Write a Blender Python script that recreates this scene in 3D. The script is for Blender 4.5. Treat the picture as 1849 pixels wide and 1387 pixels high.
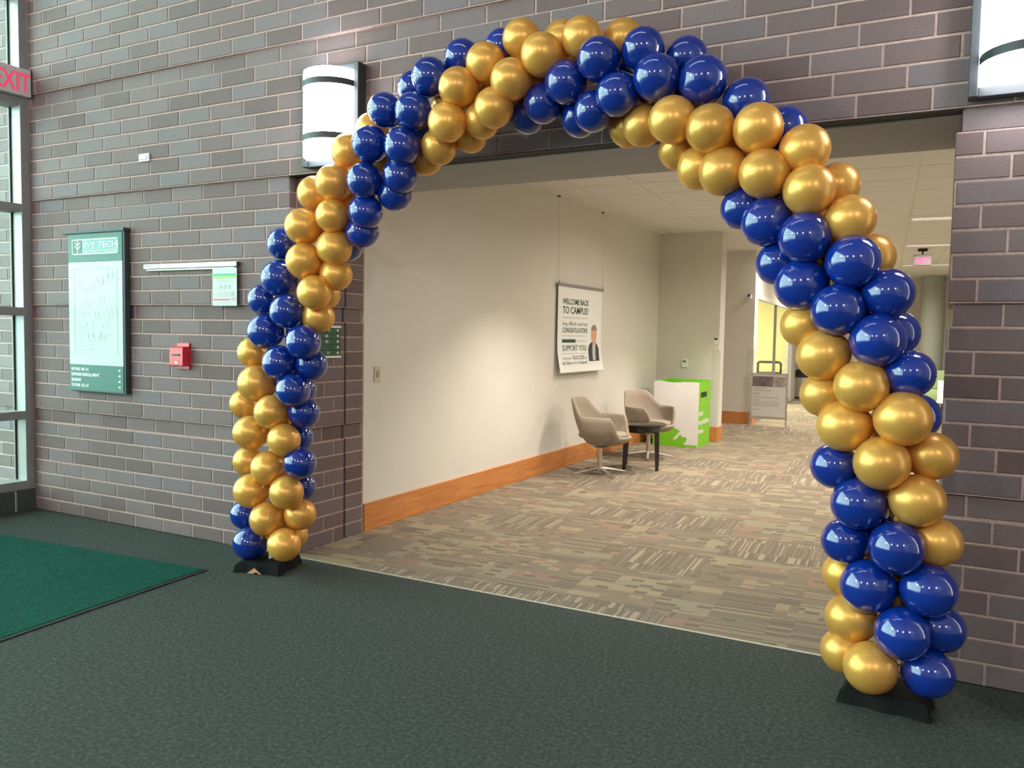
import bpy, bmesh, math, random
from mathutils import Vector, Matrix
random.seed(7)
for o in list(bpy.data.objects): bpy.data.objects.remove(o)
S = bpy.context.scene
COL = S.collection

# ------------------------------------------------------------------ camera
YAW, PITCH, ROLL = 0.487752, -0.060696, 0.017140
FPX = 1476.69
CAM = Vector((3.9696, -3.9396, 1.4558))
cf = Vector((-math.sin(YAW)*math.cos(PITCH), math.cos(YAW)*math.cos(PITCH), math.sin(PITCH)))
cr0 = Vector((math.cos(YAW), math.sin(YAW), 0)); cu0 = cr0.cross(cf)
cr = math.cos(ROLL)*cr0 + math.sin(ROLL)*cu0
cu = -math.sin(ROLL)*cr0 + math.cos(ROLL)*cu0
cd = bpy.data.cameras.new('camera'); cam = bpy.data.objects.new('camera', cd); COL.objects.link(cam)
cam.matrix_world = Matrix(((cr.x, cu.x, -cf.x, CAM.x), (cr.y, cu.y, -cf.y, CAM.y), (cr.z, cu.z, -cf.z, CAM.z), (0, 0, 0, 1)))
cd.sensor_fit = 'HORIZONTAL'; cd.sensor_width = 36; cd.lens = FPX*36/1849; cd.clip_start = .05; cd.clip_end = 200
S.camera = cam
def proj(P):
    d = Vector(P)-CAM; z = d.dot(cf)
    if z < .05: return None
    return 924.5+FPX*d.dot(cr)/z, 693.5-FPX*d.dot(cu)/z, z

# ------------------------------------------------------------------ world: overcast daylight seen through the glazing
W = bpy.data.worlds.new('world'); S.world = W; W.use_nodes = True
bg = W.node_tree.nodes['Background']; bg.inputs[0].default_value = (1.0, .98, .99, 1); bg.inputs[1].default_value = 6.6
S.view_settings.view_transform = 'Standard'; S.view_settings.look = 'None'
S.view_settings.exposure = 0.68; S.view_settings.gamma = 1.0; S.view_settings.use_curve_mapping = False

def light(name, kind, loc, energy, color=(1, 1, 1), size=.1, sizey=None, rot=(0, 0, 0), spread=None, spot=None):
    L = bpy.data.lights.new(name, kind); L.energy = energy; L.color = color
    if kind == 'AREA':
        L.size = size
        if sizey: L.shape = 'RECTANGLE'; L.size_y = sizey
        if spread: L.spread = math.radians(spread)
    else: L.shadow_soft_size = size
    if spot: L.spot_size = math.radians(spot); L.spot_blend = .6
    o = bpy.data.objects.new(name, L); COL.objects.link(o); o.location = loc; o.rotation_euler = rot
    return o
LAMP_W = 50
BALLOONS=[
('b', 0.263, -0.331, 0.154, 0.099),('g', 0.591, -0.385, 0.203, 0.096),('g', 0.475, -0.197, 0.207, 0.092),('g', 0.453, -0.381, 0.337, 0.101),
('g', 0.621, -0.286, 0.368, 0.092),('b', 0.123, -0.232, 0.298, 0.092),('g', 0.324, -0.378, 0.492, 0.101),('g', 0.61, -0.386, 0.514, 0.097),
('b', 0.538, -0.199, 0.513, 0.092),('g', 0.462, -0.382, 0.644, 0.099),('b', 0.672, -0.343, 0.688, 0.094),('g', 0.193, -0.274, 0.646, 0.092),
('g', 0.32, -0.377, 0.842, 0.101),('g', 0.589, -0.385, 0.821, 0.094),('b', 0.517, -0.198, 0.813, 0.092),('g', 0.492, -0.382, 0.975, 0.101),
('b', 0.649, -0.287, 0.979, 0.092),('g', 0.122, -0.232, 0.995, 0.092),('g', 0.326, -0.333, 1.135, 0.109),('b', 0.661, -0.387, 1.113, 0.097),
('b', 0.543, -0.199, 1.104, 0.092),('b', 0.556, -0.384, 1.269, 0.099),('b', 0.707, -0.289, 1.262, 0.092),('g', 0.235, -0.275, 1.317, 0.092),
('b', 0.74, -0.39, 1.393, 0.098),('b', 0.399, -0.335, 1.448, 0.104),('b', 0.618, -0.386, 1.564, 0.098),('b', 0.324, -0.278, 1.639, 0.092),
('g', 0.761, -0.29, 1.538, 0.092),('g', 0.822, -0.392, 1.672, 0.095),('g', 0.726, -0.204, 1.672, 0.092),('b', 0.512, -0.338, 1.758, 0.105),
('g', 0.747, -0.39, 1.848, 0.101),('g', 0.891, -0.294, 1.779, 0.092),('g', 0.929, -0.35, 1.922, 0.098),('b', 0.488, -0.282, 1.963, 0.094),
('b', 0.896, -0.209, 1.95, 0.092),('g', 0.742, -0.39, 2.041, 0.101),('g', 0.954, -0.396, 2.09, 0.091),('b', 1.082, -0.3, 2.011, 0.092),
('g', 0.734, -0.29, 2.239, 0.098),('g', 0.965, -0.396, 2.265, 0.099),('b', 1.15, -0.357, 2.107, 0.094),('b', 1.307, -0.306, 2.203, 0.092),
('g', 0.989, -0.297, 2.452, 0.099),('b', 1.179, -0.403, 2.263, 0.097),('b', 1.382, -0.364, 2.281, 0.091),('b', 1.217, -0.404, 2.45, 0.097),
('b', 1.428, -0.41, 2.42, 0.095),('g', 1.448, -0.226, 2.398, 0.092),('g', 1.084, -0.215, 2.582, 0.092),('g', 1.121, -0.216, 2.4, 0.092),
('b', 1.282, -0.361, 2.631, 0.09),('b', 1.498, -0.412, 2.589, 0.095),('b', 1.373, -0.223, 2.772, 0.092),('b', 1.574, -0.369, 2.762, 0.097),
('g', 1.773, -0.42, 2.675, 0.097),('g', 1.71, -0.418, 2.512, 0.097),('g', 1.594, -0.315, 2.425, 0.092),('g', 1.731, -0.234, 2.491, 0.092),
('g', 1.854, -0.323, 2.53, 0.092),('g', 1.98, -0.426, 2.551, 0.095),('g', 1.903, -0.379, 2.785, 0.096),('g', 2.075, -0.429, 2.671, 0.099),
('b', 1.704, -0.278, 2.869, 0.092),('b', 1.918, -0.239, 2.901, 0.092),('g', 2.074, -0.329, 2.892, 0.092),('g', 2.24, -0.434, 2.761, 0.099),
('g', 2.255, -0.249, 2.887, 0.092),('g', 2.424, -0.394, 2.822, 0.094),('g', 2.569, -0.259, 2.839, 0.092),('b', 2.529, -0.442, 2.698, 0.099),
('b', 2.345, -0.392, 2.636, 0.099),('b', 2.201, -0.333, 2.572, 0.095),('b', 2.072, -0.244, 2.551, 0.092),('b', 2.491, -0.396, 2.485, 0.091),
('b', 2.358, -0.252, 2.506, 0.092),('b', 2.623, -0.445, 2.532, 0.096),('b', 2.721, -0.403, 2.723, 0.095),('b', 2.804, -0.45, 2.579, 0.101),
('b', 2.892, -0.313, 2.691, 0.092),('b', 2.996, -0.411, 2.552, 0.103),('b', 3.17, -0.361, 2.456, 0.097),('g', 2.613, -0.26, 2.432, 0.092),
('g', 2.716, -0.348, 2.409, 0.092),('g', 2.882, -0.453, 2.391, 0.1),('g', 2.858, -0.267, 2.309, 0.092),('g', 3.05, -0.458, 2.335, 0.102),
('g', 2.976, -0.355, 2.198, 0.092),('g', 3.099, -0.414, 2.164, 0.101),('g', 3.246, -0.463, 2.315, 0.1),('b', 3.318, -0.281, 2.349, 0.092),
('g', 3.278, -0.464, 2.13, 0.1),('g', 3.424, -0.424, 2.22, 0.099),('g', 3.456, -0.47, 2.051, 0.1),('g', 3.535, -0.287, 2.092, 0.092),
('g', 3.607, -0.429, 1.93, 0.096),('b', 3.175, -0.361, 2.012, 0.092),('b', 3.286, -0.42, 1.94, 0.101),('b', 3.305, -0.28, 2.053, 0.092),
('b', 3.446, -0.469, 1.864, 0.102),('b', 3.332, -0.366, 1.774, 0.092),('g', 3.68, -0.291, 1.795, 0.092),('b', 3.629, -0.475, 1.762, 0.103),
('b', 3.435, -0.424, 1.679, 0.104),('b', 3.755, -0.433, 1.637, 0.097),('b', 3.583, -0.473, 1.574, 0.102),('g', 3.443, -0.369, 1.516, 0.092),
('g', 3.474, -0.285, 1.781, 0.092),('b', 3.731, -0.478, 1.457, 0.103),('b', 3.783, -0.294, 1.484, 0.092),('g', 3.53, -0.427, 1.395, 0.102),
('b', 3.844, -0.436, 1.328, 0.092),('g', 3.532, -0.372, 1.232, 0.092),('g', 3.681, -0.476, 1.277, 0.101),('g', 3.621, -0.429, 1.113, 0.102),
('g', 3.831, -0.481, 1.159, 0.104),('b', 3.87, -0.297, 1.154, 0.092),('b', 3.584, -0.373, 0.94, 0.092),('g', 3.765, -0.479, 0.981, 0.103),
('g', 3.933, -0.384, 1.012, 0.092),('b', 3.685, -0.431, 0.805, 0.102),('g', 3.892, -0.437, 0.841, 0.1),('b', 3.638, -0.375, 0.635, 0.092),
('b', 3.83, -0.481, 0.657, 0.101),('g', 3.963, -0.385, 0.676, 0.092),('g', 3.637, -0.29, 0.476, 0.092),('b', 3.735, -0.433, 0.479, 0.105),
('b', 3.944, -0.439, 0.498, 0.102),('g', 3.672, -0.376, 0.318, 0.099),('b', 3.864, -0.482, 0.327, 0.101),('b', 3.99, -0.385, 0.338, 0.092),
('g', 3.653, -0.375, 0.178, 0.092),('g', 3.758, -0.478, 0.167, 0.1),('b', 3.957, -0.439, 0.174, 0.095),('g', 3.837, -0.296, 0.421, 0.092),
('g', 3.841, -0.296, 0.736, 0.092),('g', 3.786, -0.294, 0.846, 0.092)]
ARCH=[(0.378, -0.279, 0.077),(0.42, -0.28, 0.441),(0.411, -0.28, 0.777),(0.471, -0.282, 1.148),(0.569, -0.285, 1.446),(0.699, -0.289, 1.768),(0.866, -0.293, 2.076),(1.105, -0.3, 2.365),(1.404, -0.309, 2.556),(1.718, -0.319, 2.674),(2.103, -0.33, 2.744),(2.427, -0.339, 2.731),(2.756, -0.349, 2.59),(3.062, -0.358, 2.386),(3.302, -0.365, 2.177),(3.465, -0.37, 1.939),(3.623, -0.375, 1.688),(3.735, -0.378, 1.445),(3.774, -0.379, 1.226),(3.793, -0.38, 1.007),(3.782, -0.379, 0.783),(3.792, -0.379, 0.56),(3.821, -0.38, 0.339),(3.812, -0.38, 0.064)]
# ------------------------------------------------------------------ helpers
def srgb(r, g, b):
    f = lambda c: (c/255/12.92 if c/255 <= .04045 else ((c/255+.055)/1.055)**2.4)
    return (f(r), f(g), f(b), 1)
MATS = {}
class NT:
    def __init__(s, name):
        s.m = bpy.data.materials.new(name); s.m.use_nodes = True; s.t = s.m.node_tree
        s.b = s.t.nodes['Principled BSDF']; MATS[name] = s.m
    def n(s, typ, **kw):
        x = s.t.nodes.new(typ)
        for k, v in kw.items(): setattr(x, k, v)
        return x
    def l(s, a, b): s.t.links.new(a, b)
    def math(s, op, a, b=None, c=None):
        x = s.n('ShaderNodeMath', operation=op)
        for i, v in enumerate((a, b, c)):
            if v is None: continue
            if hasattr(v, 'node'): s.l(v, x.inputs[i])
            else: x.inputs[i].default_value = v
        return x.outputs[0]
    def mix(s, fac, a, b):
        x = s.n('ShaderNodeMix', data_type='RGBA')
        for i, v in ((0, fac), (6, a), (7, b)):
            if hasattr(v, 'node'): s.l(v, x.inputs[i])
            else: x.inputs[i].default_value = v
        return x.outputs[2]
    def ramp(s, fac, stops):
        x = s.n('ShaderNodeValToRGB'); e = x.color_ramp.elements
        while len(e) < len(stops): e.new(.5)
        for q, (p, c) in zip(e, stops): q.position = p; q.color = c
        s.l(fac, x.inputs[0]); return x.outputs[0]
    def noise(s, scale, detail=3, vec=None, rough=.6):
        x = s.n('ShaderNodeTexNoise'); x.inputs['Scale'].default_value = scale; x.inputs['Detail'].default_value = detail
        x.inputs['Roughness'].default_value = rough
        if vec is not None: s.l(vec, x.inputs['Vector'])
        return x.outputs[0]
    def bump(s, h, strength=.3, dist=.01):
        x = s.n('ShaderNodeBump'); x.inputs['Strength'].default_value = strength; x.inputs['Distance'].default_value = dist
        s.l(h, x.inputs['Height']); s.l(x.outputs[0], s.b.inputs['Normal'])
    def objc(s): return s.n('ShaderNodeTexCoord').outputs['Object']
    def pos(s): return s.n('ShaderNodeNewGeometry').outputs['Position']
def simple(name, col, rough=.5, metal=0., spec=.5, emit=0., coat=0., var=.06, scale=25):
    k = NT(name); b = k.b
    if var:
        f = k.noise(scale, 3, k.objc())
        lo = tuple(c*(1-var) for c in col[:3])+(1,); hi = tuple(min(1, c*(1+var)) for c in col[:3])+(1,)
        k.l(k.ramp(f, [(.3, lo), (.7, hi)]), b.inputs['Base Color'])
    else: b.inputs['Base Color'].default_value = col
    b.inputs['Roughness'].default_value = rough; b.inputs['Metallic'].default_value = metal
    b.inputs['Specular IOR Level'].default_value = spec; b.inputs['Coat Weight'].default_value = coat
    if emit: b.inputs['Emission Color'].default_value = col; b.inputs['Emission Strength'].default_value = emit
    return k.m

class MB:
    def __init__(s): s.v = []; s.f = []; s.mi = []; s.cur = 0
    def face(s, pts):
        i = len(s.v); s.v += [tuple(p) for p in pts]; s.f.append(tuple(range(i, i+len(pts)))); s.mi.append(s.cur)
    def box(s, x0, x1, y0, y1, z0, z1):
        i = len(s.v)
        s.v += [(x0, y0, z0), (x1, y0, z0), (x1, y1, z0), (x0, y1, z0), (x0, y0, z1), (x1, y0, z1), (x1, y1, z1), (x0, y1, z1)]
        for q in ((0, 3, 2, 1), (4, 5, 6, 7), (0, 1, 5, 4), (1, 2, 6, 5), (2, 3, 7, 6), (3, 0, 4, 7)):
            s.f.append(tuple(i+k for k in q)); s.mi.append(s.cur)
        return s
    def bbox(s, x0, x1, y0, y1, z0, z1, b=.004):      # chamfered box
        bm = bmesh.new(); bmesh.ops.create_cube(bm, size=1)
        for v in bm.verts: v.co = Vector(((x0+x1)/2+v.co.x*(x1-x0), (y0+y1)/2+v.co.y*(y1-y0), (z0+z1)/2+v.co.z*(z1-z0)))
        bmesh.ops.bevel(bm, geom=bm.edges[:], offset=b, segments=2, affect='EDGES', profile=.5)
        return s.bm(bm)
    def bm(s, bm):
        i = len(s.v); bm.verts.index_update()
        s.v += [tuple(v.co) for v in bm.verts]
        for f in bm.faces: s.f.append(tuple(i+v.index for v in f.verts)); s.mi.append(s.cur)
        bm.free(); return s
    def prism(s, pts, axis, a, b):                    # polygon extruded along an axis
        def P(u, v, w): return {'x': (w, u, v), 'y': (u, w, v), 'z': (u, v, w)}[axis]
        i = len(s.v); n = len(pts)
        s.v += [P(u, v, a) for u, v in pts]+[P(u, v, b) for u, v in pts]
        s.f.append(tuple(i+k for k in range(n))); s.mi.append(s.cur)
        s.f.append(tuple(i+n+k for k in reversed(range(n)))); s.mi.append(s.cur)
        for k in range(n):
            s.f.append((i+k, i+n+k, i+n+(k+1) % n, i+(k+1) % n)); s.mi.append(s.cur)
        return s
    def grid(s, rows, closed=True, cap0=False, cap1=False):
        i = len(s.v); n = len(rows[0])
        for r in rows: s.v += [tuple(p) for p in r]
        for a in range(len(rows)-1):
            for k in range(n if closed else n-1):
                s.f.append((i+a*n+k, i+a*n+(k+1) % n, i+(a+1)*n+(k+1) % n, i+(a+1)*n+k)); s.mi.append(s.cur)
        if cap0: s.f.append(tuple(i+k for k in reversed(range(n)))); s.mi.append(s.cur)
        if cap1: s.f.append(tuple(i+(len(rows)-1)*n+k for k in range(n))); s.mi.append(s.cur)
        return s
    def lathe(s, prof, c=(0, 0, 0), n=24):
        rows = [[(c[0]+r*math.cos(2*math.pi*k/n), c[1]+r*math.sin(2*math.pi*k/n), c[2]+z) for k in range(n)] for r, z in prof]
        return s.grid(rows, True, True, True)
    def tube(s, pts, r, n=10):
        pts = [Vector(p) for p in pts]; rows = []
        for i, p in enumerate(pts):
            t = (pts[min(i+1, len(pts)-1)]-pts[max(i-1, 0)]).normalized()
            a = t.cross(Vector((0, 0, 1)))
            if a.length < .05: a = t.cross(Vector((0, 1, 0)))
            a.normalize(); b = t.cross(a); rr = r[i] if isinstance(r, (list, tuple)) else r
            rows.append([tuple(p+a*math.cos(2*math.pi*k/n)*rr+b*math.sin(2*math.pi*k/n)*rr) for k in range(n)])
        return s.grid(rows, True, True, True)
    def mesh(s, name, mats, smooth=False):
        me = bpy.data.meshes.new(name); me.from_pydata(s.v, [], s.f)
        for m in (mats if isinstance(mats, list) else [mats]): me.materials.append(m)
        me.polygons.foreach_set('material_index', s.mi)
        bm = bmesh.new(); bm.from_mesh(me); bmesh.ops.recalc_face_normals(bm, faces=bm.faces); bm.to_mesh(me); bm.free()
        if smooth:
            me.polygons.foreach_set('use_smooth', [True]*len(me.polygons))
            if smooth != 'full': me.set_sharp_from_angle(angle=math.radians(38))
        me.update(); return me
    def build(s, name, mats, parent=None, smooth=False, **kw):
        return link(name, s.mesh(name, mats, smooth), parent, **kw)
def link(name, me, parent=None, loc=None, rot=None, label=None, cat=None, group=None, kind=None):
    o = bpy.data.objects.new(name, me); COL.objects.link(o)
    if parent: o.parent = parent
    if loc is not None: o.location = loc
    if rot is not None: o.rotation_euler = rot
    if label: o['label'] = label
    if cat: o['category'] = cat
    if group: o['group'] = group
    if kind: o['kind'] = kind
    return o
def thing(name, label=None, cat=None, loc=(0, 0, 0), rz=0., group=None, kind=None):
    o = link(name, None, None, loc, (0, 0, rz), label, cat, group, kind); o.empty_display_size = .1
    return o
def struct(name, mb, m, parent=None): return mb.build(name, m, parent, kind='structure')
def text(s, size, mat, parent, loc, rot, width=None, align='LEFT', name='lettering', ext=.0006, bold=0.):
    c = bpy.data.curves.new('t', 'FONT'); c.body = s; c.size = size; c.align_x = align; c.align_y = 'BOTTOM_BASELINE'
    c.extrude = ext; c.resolution_u = 3; c.offset = bold
    t = bpy.data.objects.new('t', c); COL.objects.link(t); bpy.context.view_layer.update()
    me = bpy.data.meshes.new_from_object(t.evaluated_get(bpy.context.evaluated_depsgraph_get()))
    bpy.data.objects.remove(t); bpy.data.curves.remove(c)
    if width and len(me.vertices):
        xs = [v.co.x for v in me.vertices]; w = max(xs)-min(xs)
        k = width/max(w, 1e-6)
        for v in me.vertices: v.co.x *= k
    me.materials.clear(); me.materials.append(mat); me.name = name
    return link(name, me, parent, loc, rot)
RX = math.pi/2
FRONT = (RX, 0, 0)             # text facing -Y
PLUSX = (RX, 0, RX)            # text facing +X, reading towards +Y

# ------------------------------------------------------------------ materials
def brick_mat():
    k = NT('brick'); oi = k.n('ShaderNodeObjectInfo')
    pos = k.pos(); f = k.noise(60, 4, pos); g = k.noise(6, 2, pos)
    base = k.ramp(oi.outputs['Random'], [(0, (.120, .076, .074, 1)), (.35, (.165, .114, .114, 1)), (.7, (.202, .150, .154, 1)), (1, (.164, .137, .152, 1))])
    c = k.mix(k.math('MULTIPLY', g, .5), base, (.15, .102, .10, 1))
    sp = k.ramp(k.noise(180, 2, pos), [(.30, (0, 0, 0, 1)), (.38, (1, 1, 1, 1))])
    c = k.mix(k.math('SUBTRACT', 1.0, sp), c, (.03, .022, .02, 1))
    k.l(c, k.b.inputs['Base Color'])
    k.l(k.math('MULTIPLY_ADD', f, .25, .48), k.b.inputs['Roughness'])
    k.b.inputs['Specular IOR Level'].default_value = .30
    k.bump(k.noise(120, 4, pos), .35, .004)
    return k.m
def carpet_lobby():
    k = NT('lobby_carpet'); pos = k.pos()
    f = k.noise(55, 5, pos, .75); g = k.noise(1.1, 2, pos); h = k.noise(300, 2, pos)
    c = k.ramp(f, [(.34, srgb(48, 54, 51)), (.52, srgb(68, 74, 71)), (.68, srgb(92, 99, 95))])
    c = k.mix(k.math('MULTIPLY', g, .35), c, srgb(60, 65, 62))
    k.l(c, k.b.inputs['Base Color']); k.b.inputs['Roughness'].default_value = .95; k.b.inputs['Specular IOR Level'].default_value = .1
    k.bump(h, .8, .006); return k.m
def mat_green():
    k = NT('green_mat'); pos = k.pos()
    f = k.noise(60, 5, pos, .75)
    k.l(k.ramp(f, [(.36, srgb(14, 60, 52)), (.6, srgb(25, 84, 72)), (.75, srgb(46, 108, 94))]), k.b.inputs['Base Color'])
    k.b.inputs['Roughness'].default_value = .95; k.b.inputs['Specular IOR Level'].default_value = .1
    k.bump(k.noise(400, 2, pos), .9, .006); return k.m
def carpet_tile():
    k = NT('carpet_tile'); oi = k.n('ShaderNodeObjectInfo'); oc = k.objc()
    off = k.math('MULTIPLY', oi.outputs['Random'], 37.0)
    sx = k.n('ShaderNodeSeparateXYZ'); k.l(oc, sx.inputs[0])
    X = sx.outputs[0]; Y = sx.outputs[1]
    def cell(a, b, seed):
        v = k.n('ShaderNodeCombineXYZ')
        if a: k.l(k.math('FLOOR', k.math('DIVIDE', k.math('ADD', X, 5.0), a)), v.inputs[0])
        if b: k.l(k.math('FLOOR', k.math('DIVIDE', k.math('ADD', Y, 5.0), b)), v.inputs[1])
        k.l(k.math('ADD', off, seed), v.inputs[2])
        w = k.n('ShaderNodeTexWhiteNoise', noise_dimensions='3D'); k.l(v.outputs[0], w.inputs[0]); return w.outputs[0]
    base = srgb(128, 118, 104); dark = srgb(114, 104, 92); tan = srgb(152, 141, 118); pale = srgb(142, 136, 117); pink = srgb(142, 120, 105); lt = srgb(160, 150, 131)
    s1 = cell(.0115, .305, 1.3)
    st = k.mix(k.math('GREATER_THAN', s1, .85), k.mix(k.math('GREATER_THAN', s1, .45), base, dark), lt)
    h1 = cell(.305, .013, 2.7)
    hz = k.mix(k.math('GREATER_THAN', h1, .86), k.mix(k.math('GREATER_THAN', h1, .45), base, dark), tan)
    a = cell(.305, .1017, 3.1); b = cell(.0762, .0436, 4.9); b2 = cell(.0305, .0305, 9.9)
    def gt(v, t): return k.math('GREATER_THAN', v, t)
    pt = k.mix(gt(a, .35), base, pale); pt = k.mix(gt(a, .62), pt, tan); pt = k.mix(gt(a, .84), pt, pink)
    sm = k.mix(gt(b, .55), base, tan); sm = k.mix(gt(b, .82), sm, pink)
    pt = k.mix(gt(b, .84), pt, dark); pt = k.mix(gt(b2, .994), pt, lt)
    typ = cell(.305, .203, 5.5); kind = cell(0, 0, 7.7)
    c = k.mix(gt(typ, .22), hz, pt); c = k.mix(gt(typ, .80), c, sm)
    inside = k.math('MULTIPLY', k.math('LESS_THAN', k.math('ABSOLUTE', Y), k.math('MULTIPLY_ADD', s1, .06, .22)), k.math('LESS_THAN', k.math('ABSOLUTE', X), .285))
    st = k.mix(inside, hz, st)
    c = k.mix(k.math('LESS_THAN', kind, .46), c, st)
    n = k.noise(260, 2, k.pos(), .7)
    c = k.mix(k.ramp(n, [(.35, (.0, .0, .0, 1)), (.7, (.42, .42, .42, 1))]), c, dark)
    k.l(c, k.b.inputs['Base Color']); k.b.inputs['Roughness'].default_value = .95; k.b.inputs['Specular IOR Level'].default_value = .08
    k.bump(k.noise(500, 2, k.pos()), .5, .004); return k.m
def wood():
    k = NT('honey_wood'); mp = k.n('ShaderNodeMapping'); mp.inputs['Scale'].default_value = (12, 1.2, 22); k.l(k.pos(), mp.inputs[0])
    f = k.noise(2.2, 5, mp.outputs[0], .65)
    k.l(k.ramp(f, [(.3, srgb(176, 108, 56)), (.55, srgb(198, 130, 70)), (.75, srgb(208, 146, 88))]), k.b.inputs['Base Color'])
    k.b.inputs['Roughness'].default_value = .42; return k.m
def wallpaint(name, col):
    k = NT(name); pos = k.pos()
    f = k.noise(3, 3, pos)
    k.l(k.ramp(f, [(.3, tuple(c*.96 for c in col[:3])+(1,)), (.7, col)]), k.b.inputs['Base Color'])
    k.b.inputs['Roughness'].default_value = .7; k.b.inputs['Specular IOR Level'].default_value = .25
    k.bump(k.noise(350, 2, pos), .12, .002); return k.m
def ceiling_tile_mat():
    k = NT('ceiling_tile'); pos = k.pos()
    f = k.noise(120, 4, pos, .7)
    k.l(k.ramp(f, [(.3, (.66, .645, .61, 1)), (.55, (.76, .745, .71, 1))]), k.b.inputs['Base Color'])
    k.b.inputs['Roughness'].default_value = .9; k.bump(f, .4, .003); return k.m
def glass(name, tint):
    k = NT(name); t = k.t; k.t.nodes.remove(k.b)
    out = [n for n in t.nodes if n.type == 'OUTPUT_MATERIAL'][0]
    tr = k.n('ShaderNodeBsdfTransparent'); tr.inputs[0].default_value = tint
    g = k.n('ShaderNodeBsdfGlossy'); g.inputs['Roughness'].default_value = .02
    lw = k.n('ShaderNodeLayerWeight'); lw.inputs[0].default_value = .5        # Schlick reflectance, same from both faces
    fr = k.math('MULTIPLY_ADD', k.math('POWER', lw.outputs['Facing'], 5.0), .45, .02)
    mx = k.n('ShaderNodeMixShader'); k.l(fr, mx.inputs[0]); k.l(tr.outputs[0], mx.inputs[1]); k.l(g.outputs[0], mx.inputs[2])
    k.l(mx.outputs[0], out.inputs[0]); return k.m
def balloon(name, col, rough, metal, trans, tcol, coat):
    k = NT(name); b = k.b; oi = k.n('ShaderNodeObjectInfo')
    c = k.ramp(oi.outputs['Random'], [(0, tuple(x*.9 for x in col[:3])+(1,)), (1, tuple(min(1, x*1.08) for x in col[:3])+(1,))])
    k.l(c, b.inputs['Base Color']); b.inputs['Roughness'].default_value = rough; b.inputs['Metallic'].default_value = metal
    b.inputs['Coat Weight'].default_value = coat; b.inputs['Coat Roughness'].default_value = .04
    out = [n for n in k.t.nodes if n.type == 'OUTPUT_MATERIAL'][0]
    tl = k.n('ShaderNodeBsdfTranslucent'); tl.inputs[0].default_value = tcol
    mx = k.n('ShaderNodeMixShader'); mx.inputs[0].default_value = trans
    k.l(b.outputs[0], mx.inputs[1]); k.l(tl.outputs[0], mx.inputs[2]); k.l(mx.outputs[0], out.inputs[0]); return k.m
M_BRICK = brick_mat()
M_MORTAR = simple('mortar', (.46, .325, .30, 1), .9, spec=.2, var=.15, scale=40)
M_LOBBY = carpet_lobby(); M_MAT = mat_green(); M_TILE = carpet_tile(); M_WOOD = wood()
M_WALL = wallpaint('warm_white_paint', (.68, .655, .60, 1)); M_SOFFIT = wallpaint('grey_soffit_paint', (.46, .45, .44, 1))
M_LOBWALL = wallpaint('lobby_paint', (.34, .33, .32, 1))
M_CEIL = ceiling_tile_mat(); M_GRIDBAR = simple('ceiling_bar', (.80, .78, .72, 1), .5)
M_GLASS = glass('tinted_glass', (.755, .94, .89, 1)); M_GLASS2 = glass('clear_glass', (.93, .95, .93, 1))
M_ALU = simple('grey_aluminium', (.30, .29, .29, 1), .45, .35, var=.04)
M_CURB = simple('dark_curb_block', (.055, .06, .058, 1), .8, var=.2, scale=60)
M_CURBJ = simple('pale_joint', (.45, .46, .44, 1), .8)
M_BLUE = balloon('blue_latex', (.003, .025, .245, 1), .13, 0, .05, (.02, .08, .9, 1), 1.0)
M_GOLD = balloon('pearl_gold_latex', (.79, .425, .095, 1), .33, .42, .15, (1., .50, .07, 1), .10)
M_BLACK = simple('matt_black', (.010, .010, .011, 1), .7, var=.2)
M_DKCLOTH = simple('black_cloth', (.010, .011, .011, 1), .95, spec=.1, var=.3, scale=200)
M_CARD = simple('bare_cardboard', srgb(190, 140, 115), .8)
M_WHITE = simple('white_plastic', (.78, .80, .78, 1), .4)
M_DKFRAME = simple('dark_bronze_frame', (.030, .036, .042, 1), .5)
M_CHROME = simple('brushed_chrome', (.62, .60, .57, 1), .25, .9, var=.03)
M_RED = simple('red_enamel', srgb(205, 30, 52), .35, coat=.3)
M_GREEN = simple('sign_green', srgb(18, 94, 78), .45, coat=.0, var=.03)
M_DGREEN = simple('sign_dark_green', srgb(14, 78, 52), .4, var=.03)
M_PAPER = simple('white_print', (.80, .82, .80, 1), .5, var=.02)
M_MAP = simple('map_print', (.45, .485, .485, 1), .4, var=.02)
M_INK = simple('grey_ink', (.33, .35, .34, 1), .7, var=0)
M_FAINT = simple('faint_ink', (.36, .39, .385, 1), .7, var=0)
M_SMALL = simple('small_print_ink', (.58, .60, .59, 1), .7, var=0)
M_DINK = simple('dark_green_ink', srgb(34, 76, 56), .7, var=0)
M_LETTER = simple('white_ink', (.85, .88, .86, 1), .5, var=0)
M_TAUPE = simple('taupe_upholstery', srgb(150, 138, 124), .85, spec=.2, var=.08, scale=120)
M_TABLE = simple('black_lacquer', (.012, .010, .009, 1), .22, coat=.3, var=.1)
M_LIME = simple('lime_green_card', srgb(120, 190, 30), .55, var=.05)
M_CARDW = simple('white_card', (.74, .72, .71, 1), .6, var=.03)
M_STEEL = simple('satin_steel', (.50, .47, .44, 1), .35, .85)
M_CLEARPL = simple('clear_guard_plastic', (.60, .58, .52, 1), .2)
def emit(name, col, s):
    k = NT(name); k.b.inputs['Base Color'].default_value = tuple(c*.6 for c in col[:3])+(1,)
    k.b.inputs['Emission Color'].default_value = col; k.b.inputs['Emission Strength'].default_value = s; return k.m
M_SCONCE = emit('lit_sconce_glass', (.95, .97, 1, 1), 14.0)
M_EXITRED = emit('lit_exit_red', (1, .01, .10, 1), 1.2)
M_EXITDAY = emit('exit_red_letters', (1, .06, .16, 1), .35)
M_TROFF = emit('troffer_lens', (1, .93, .80, 1), .28)
M_LAMPDISC = emit('downlight_lens', (1, .95, .90, 1), 20.0)
M_LINEAR = emit('linear_lens', (.95, .98, 1, 1), 4.0)

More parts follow.
